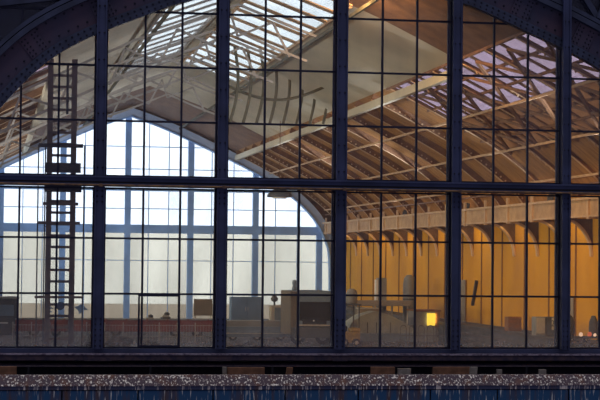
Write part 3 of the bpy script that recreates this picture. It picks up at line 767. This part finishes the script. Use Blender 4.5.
# pale awning
e,w,h=tboxY(356,412,301,97.2,1,'awning','long pale flat awning on posts behind the tarpaulin pile','awning')
B(e,'roof','beige',-w/2,w/2,0,1.6,h-.28,h)
for s in (-.48,-.16,.16,.48): B(e,'post','grey',w*s-.05,w*s+.05,.1,.2,0,h-.28)
# stacks
e,w,h=tboxY(376.5,387,278,98.9,1,'flue','square grey flue with a pale left edge rising behind the awning','flue')
B(e,'shaft','grey',-w/2+.12,w/2,0,.6,0,h); B(e,'pale_edge','white',-w/2,-w/2+.12,0,.5,h*.55,h-.1)
e,w,h=tboxY(405,417,275,98.9,1,'silo','round-topped grey silo left of the lit kiosk','silo')
MB().lathe((0,.4,0),[(w*.5,0),(w*.5,h*.86),(w*.42,h*.95),(w*.2,h)],20).build('shell',M['grey'],e,smooth=True)
MB().lathe((0,.4,h*.6),[(w*.52,0),(w*.52,.08)],20).build('band',M['dgrey'],e); B(e,'pipe','white',-w*.35,-w*.25,-.2,-.1,.3,h*.5,.005)
# lit kiosk
e,w,h=tboxY(415,440,310,94,1,'kiosk','small grey kiosk with one glowing yellow window','kiosk')
B(e,'body','grey',-w/2,w/2,0,1.6,0,h-.08); B(e,'roof','crate',-w/2-.06,w/2+.06,-.1,1.7,h-.08,h)
Yk=e.location.y
B(e,'lit_window','lit',PX(427.5,Yk)-e.location.x,PX(435.5,Yk)-e.location.x,-.03,0.0,PZ(325,Yk),PZ(312.5,Yk),.0,'glowing yellow window')
B(e,'window_bar','crate',PX(435.5,Yk)-e.location.x,PX(440,Yk)-e.location.x,-.04,0.0,PZ(327,Yk),PZ(311,Yk),.0)
l=bpy.data.lights.new('kiosk_light','AREA'); l.energy=7; l.color=(1,.7,.15); l.size=.5
lo=bpy.data.objects.new('kiosk_light',l); COL.objects.link(lo); lo.location=e.location+Vector((PX(432,Yk)-e.location.x,-.08,PZ(318,Yk))); lo.rotation_euler=(R(90),0,0)
# hooped railing
a=G(425,345); Y=a.y; e=empty('hooped_railing',(a.x,Y,0),'low dark railing of round-topped hoops in front of the lit kiosk','railing')
for i,px in enumerate((404,413,422,431,440,448)):
    x=PX(px,Y)-a.x; r=.16; pts=[(x-r,0,0),(x-r,0,.85)]+[(x-r*math.cos(t*PI/6),0,.85+r*math.sin(t*PI/6)) for t in range(1,6)]+[(x+r,0,.85),(x+r,0,0)]
    MB().tube(pts,.022,6).build('hoop',M['dgrey'],e)
B(e,'rail','dgrey',PX(400,Y)-a.x,PX(452,Y)-a.x,-.02,.02,.45,.5,.002)
# right side low items
e,w,h=tboxY(508.5,522,317,wallY(515),1,'crate','red-brown wooden crate against the yellow wall','crate',z=1.1)
B(e,'body','crate',-w/2,w/2,0,.6,0,h)
for z in (.1,h*.5,h-.1): B(e,'batten','brown',-w/2,w/2,-.03,0,z-.05,z+.05,.003)
MB().bar((-w/2+.05,-.04,.1),(w/2-.05,-.04,h-.1),.09,.02,up=(0,1,0)).build('brace',M['brown'],e)
e,w,h=tboxY(536,546,317,wallY(547),1,'electrical_cabinet','grey electrical cabinet, left one of the pair against the yellow wall','cabinet',z=1.1)
B(e,'body','grey',-w/2,w/2,0,.6,0,h); B(e,'door','lgrey',-w/2+.04,w/2-.04,-.03,0,.1,h-.05)
e,w,h=tboxY(546.8,558,317,wallY(547),1,'electrical_cabinet','grey electrical cabinet with a pale number sign, right one of the pair','cabinet',z=1.1)
B(e,'body','dgrey',-w/2,w/2,0,.6,0,h)
sx0=-.02; s_=B(e,'number_sign','sign',sx0,w/2-.02,-.03,0,h*.3,h-.03)
cu=bpy.data.curves.new('numerals','FONT'); cu.body='22'; cu.size=.38; cu.extrude=.004; cu.align_x='CENTER'
t=bpy.data.objects.new('numerals_curve',cu); COL.objects.link(t); dg=bpy.context.evaluated_depsgraph_get(); me=bpy.data.meshes.new_from_object(t.evaluated_get(dg)); bpy.data.objects.remove(t)
me.materials.append(M['dgrey']); o=bpy.data.objects.new('numerals',me); COL.objects.link(o); o.parent=s_; o.rotation_euler=(R(90),0,0); o.location=(sx0/2+w/4,-.036,h*.5)
# leaning pole on the yellow wall
d0=P(472.5,306,gx*1.0); 
def wallpt(px,py,off=.09):
    d=ray(px,py); t=(gx-off)/d.x; return CAM+d*t
p0,p1=wallpt(472.5,305),wallpt(476.5,281)
o=MB().bar(p0,p1,.14,.14).build('iron_bar',M['ladder2'],off=p0); tag(o,'dark slanting iron bar fixed on the yellow wall','bar')
# pale panels on the wall
for (a0,a1,b0,b1,lab) in ((460.5,467,280,329,'tall pale door panel on the yellow wall beside the second mullion from the right'),(571,575.5,297,329,'tall pale panel on the yellow wall at the far right bay')):
    q0=wallpt(a0,b1,.0); q1=wallpt(a1,b0,.0)
    y0_,y1_=sorted((q0.y,q1.y)); z0_,z1_=q0.z,q1.z
    o=MB().box(gx-.12,gx-.06,y0_,y1_,max(z0_,.9),z1_).build('wall_panel',M['beige'],bevel=.01); tag(o,lab,'panel')
# luggage trolley with small lamps, far right
e,w,h=tboxY(569,604,328,71.0,1,'luggage_train','low dark luggage trolleys with small round lamps at the far right','trolley',z=1.1)
B(e,'deck','dgrey',-w/2,w/2,0,.7,.12,.2); B(e,'edge','dgrey',-w/2,w/2,-.03,0,.13,.19)
for fr,m,r in ((-.15,'lampon',.09),(.1,'redlamp',.10),(.25,'lampon',.07),(.40,'redlamp',.08)):
    MB().lathe((w*fr,-.0,.2+r),[(r*.6,-.05),(r,0),(r*.7,.06)],12,'y').build('lamp',M[m],e)
for fr,rr in ((-.38,.30),(.3,.27)):
    rr*=.75; MB().lathe((w*fr,.4,.2),[(rr*.8,0),(rr,.25),(rr*.9,.6),(rr*.4,.85)],14).build('sack',M['dgrey'],e,smooth=True)
wheels(e,[-w*.4,0,w*.4],.1,.07)
# rail stacks across the floor, right bays
for (p0,p1,t,bs,lab,m) in ((462,530,333,341,'long dark stack of rails lying across the floor in the right bays, rear one','track'),(458,528,339,346,'long brown stack of sleepers lying across the floor in the right bays, front one','crate')):
    e,w,h=tbox(p0,p1,t,bs,.8,'rail_stack',lab,'stack')
    n_=3
    for i in range(n_): B(e,'beam',m,-w/2+random.uniform(0,.4),w/2-random.uniform(0,.4),-.05*i+.0,.7,h*i/n_+.005,h*(i+.82)/n_,.01)
# rubble heaps
def heap(px,py,w,h,label,Y=None):
    a=G(px,py) if Y is None else Vector((PX(px,Y),Y,0))
    f=MB(); n=14
    bmesh.ops.create_icosphere(f.bm,subdivisions=3,radius=1)
    for v in f.bm.verts:
        k_=1+.25*math.sin(v.co.x*5+px)*math.cos(v.co.y*4+v.co.z*3)+random.uniform(-.08,.08)
        v.co=Vector((v.co.x*w*k_, v.co.y*w*.5*k_, max(0,v.co.z)*h*k_))
    o=f.build('rubble_heap',M['rubble']); o.location=a; tag(o,label,'rubble')
heap(120,346,.65,.5,'dark rubble heap right of the leftmost mullion')
heap(150,347,.45,.28,'low rubble heap under the small casement')
heap(92,347,.4,.3,'dark rubble heap left of the leftmost mullion')
heap(250,347,1.2,.18,'flat pale rubble strip under the third bay')
# tracks along the hall
for i,x in enumerate((6.9,8.34)):
    o=MB().box(x-.04,x+.04,Y0+1,88,0.0,.14).build('rail',M['track']); tag(o,'steel rail running down the hall floor','rail','steel rails in the hall floor')

# ================================================================== LIGHT
w=bpy.data.worlds.new('sky'); C.world=w; w.use_nodes=True; nt=w.node_tree; nt.nodes.clear()
N=nt.nodes.new; L=nt.links.new
out=N('ShaderNodeOutputWorld'); bg=N('ShaderNodeBackground'); tc=N('ShaderNodeTexCoord'); sp=N('ShaderNodeSeparateXYZ')
L(tc.outputs['Generated'],sp.inputs[0])
mr=N('ShaderNodeMapRange'); mr.interpolation_type='SMOOTHSTEP'; mr.inputs[1].default_value=-.12; mr.inputs[2].default_value=.55
L(sp.outputs['Y'],mr.inputs[0])
mx=N('ShaderNodeMix'); mx.data_type='RGBA'; mx.inputs['A'].default_value=(.10,.10,.15,1); mx.inputs['B'].default_value=(1.6,1.75,1.9,1)
L(mr.outputs[0],mx.inputs['Factor']); L(mx.outputs['Result'],bg.inputs[0]); bg.inputs[1].default_value=1.0; L(bg.outputs[0],out.inputs[0])

sl=bpy.data.lights.new('overhead_daylight','SUN'); sl.energy=.65; sl.color=(1,.95,.93); sl.angle=R(25)
so=bpy.data.objects.new('overhead_daylight',sl); COL.objects.link(so); so.rotation_euler=Vector((.05,.30,-1)).to_track_quat('-Z','Y').to_euler()
C.view_settings.view_transform='Standard'; C.view_settings.look='None'; C.view_settings.gamma=1; C.view_settings.exposure=0
C.view_settings.use_curve_mapping=False
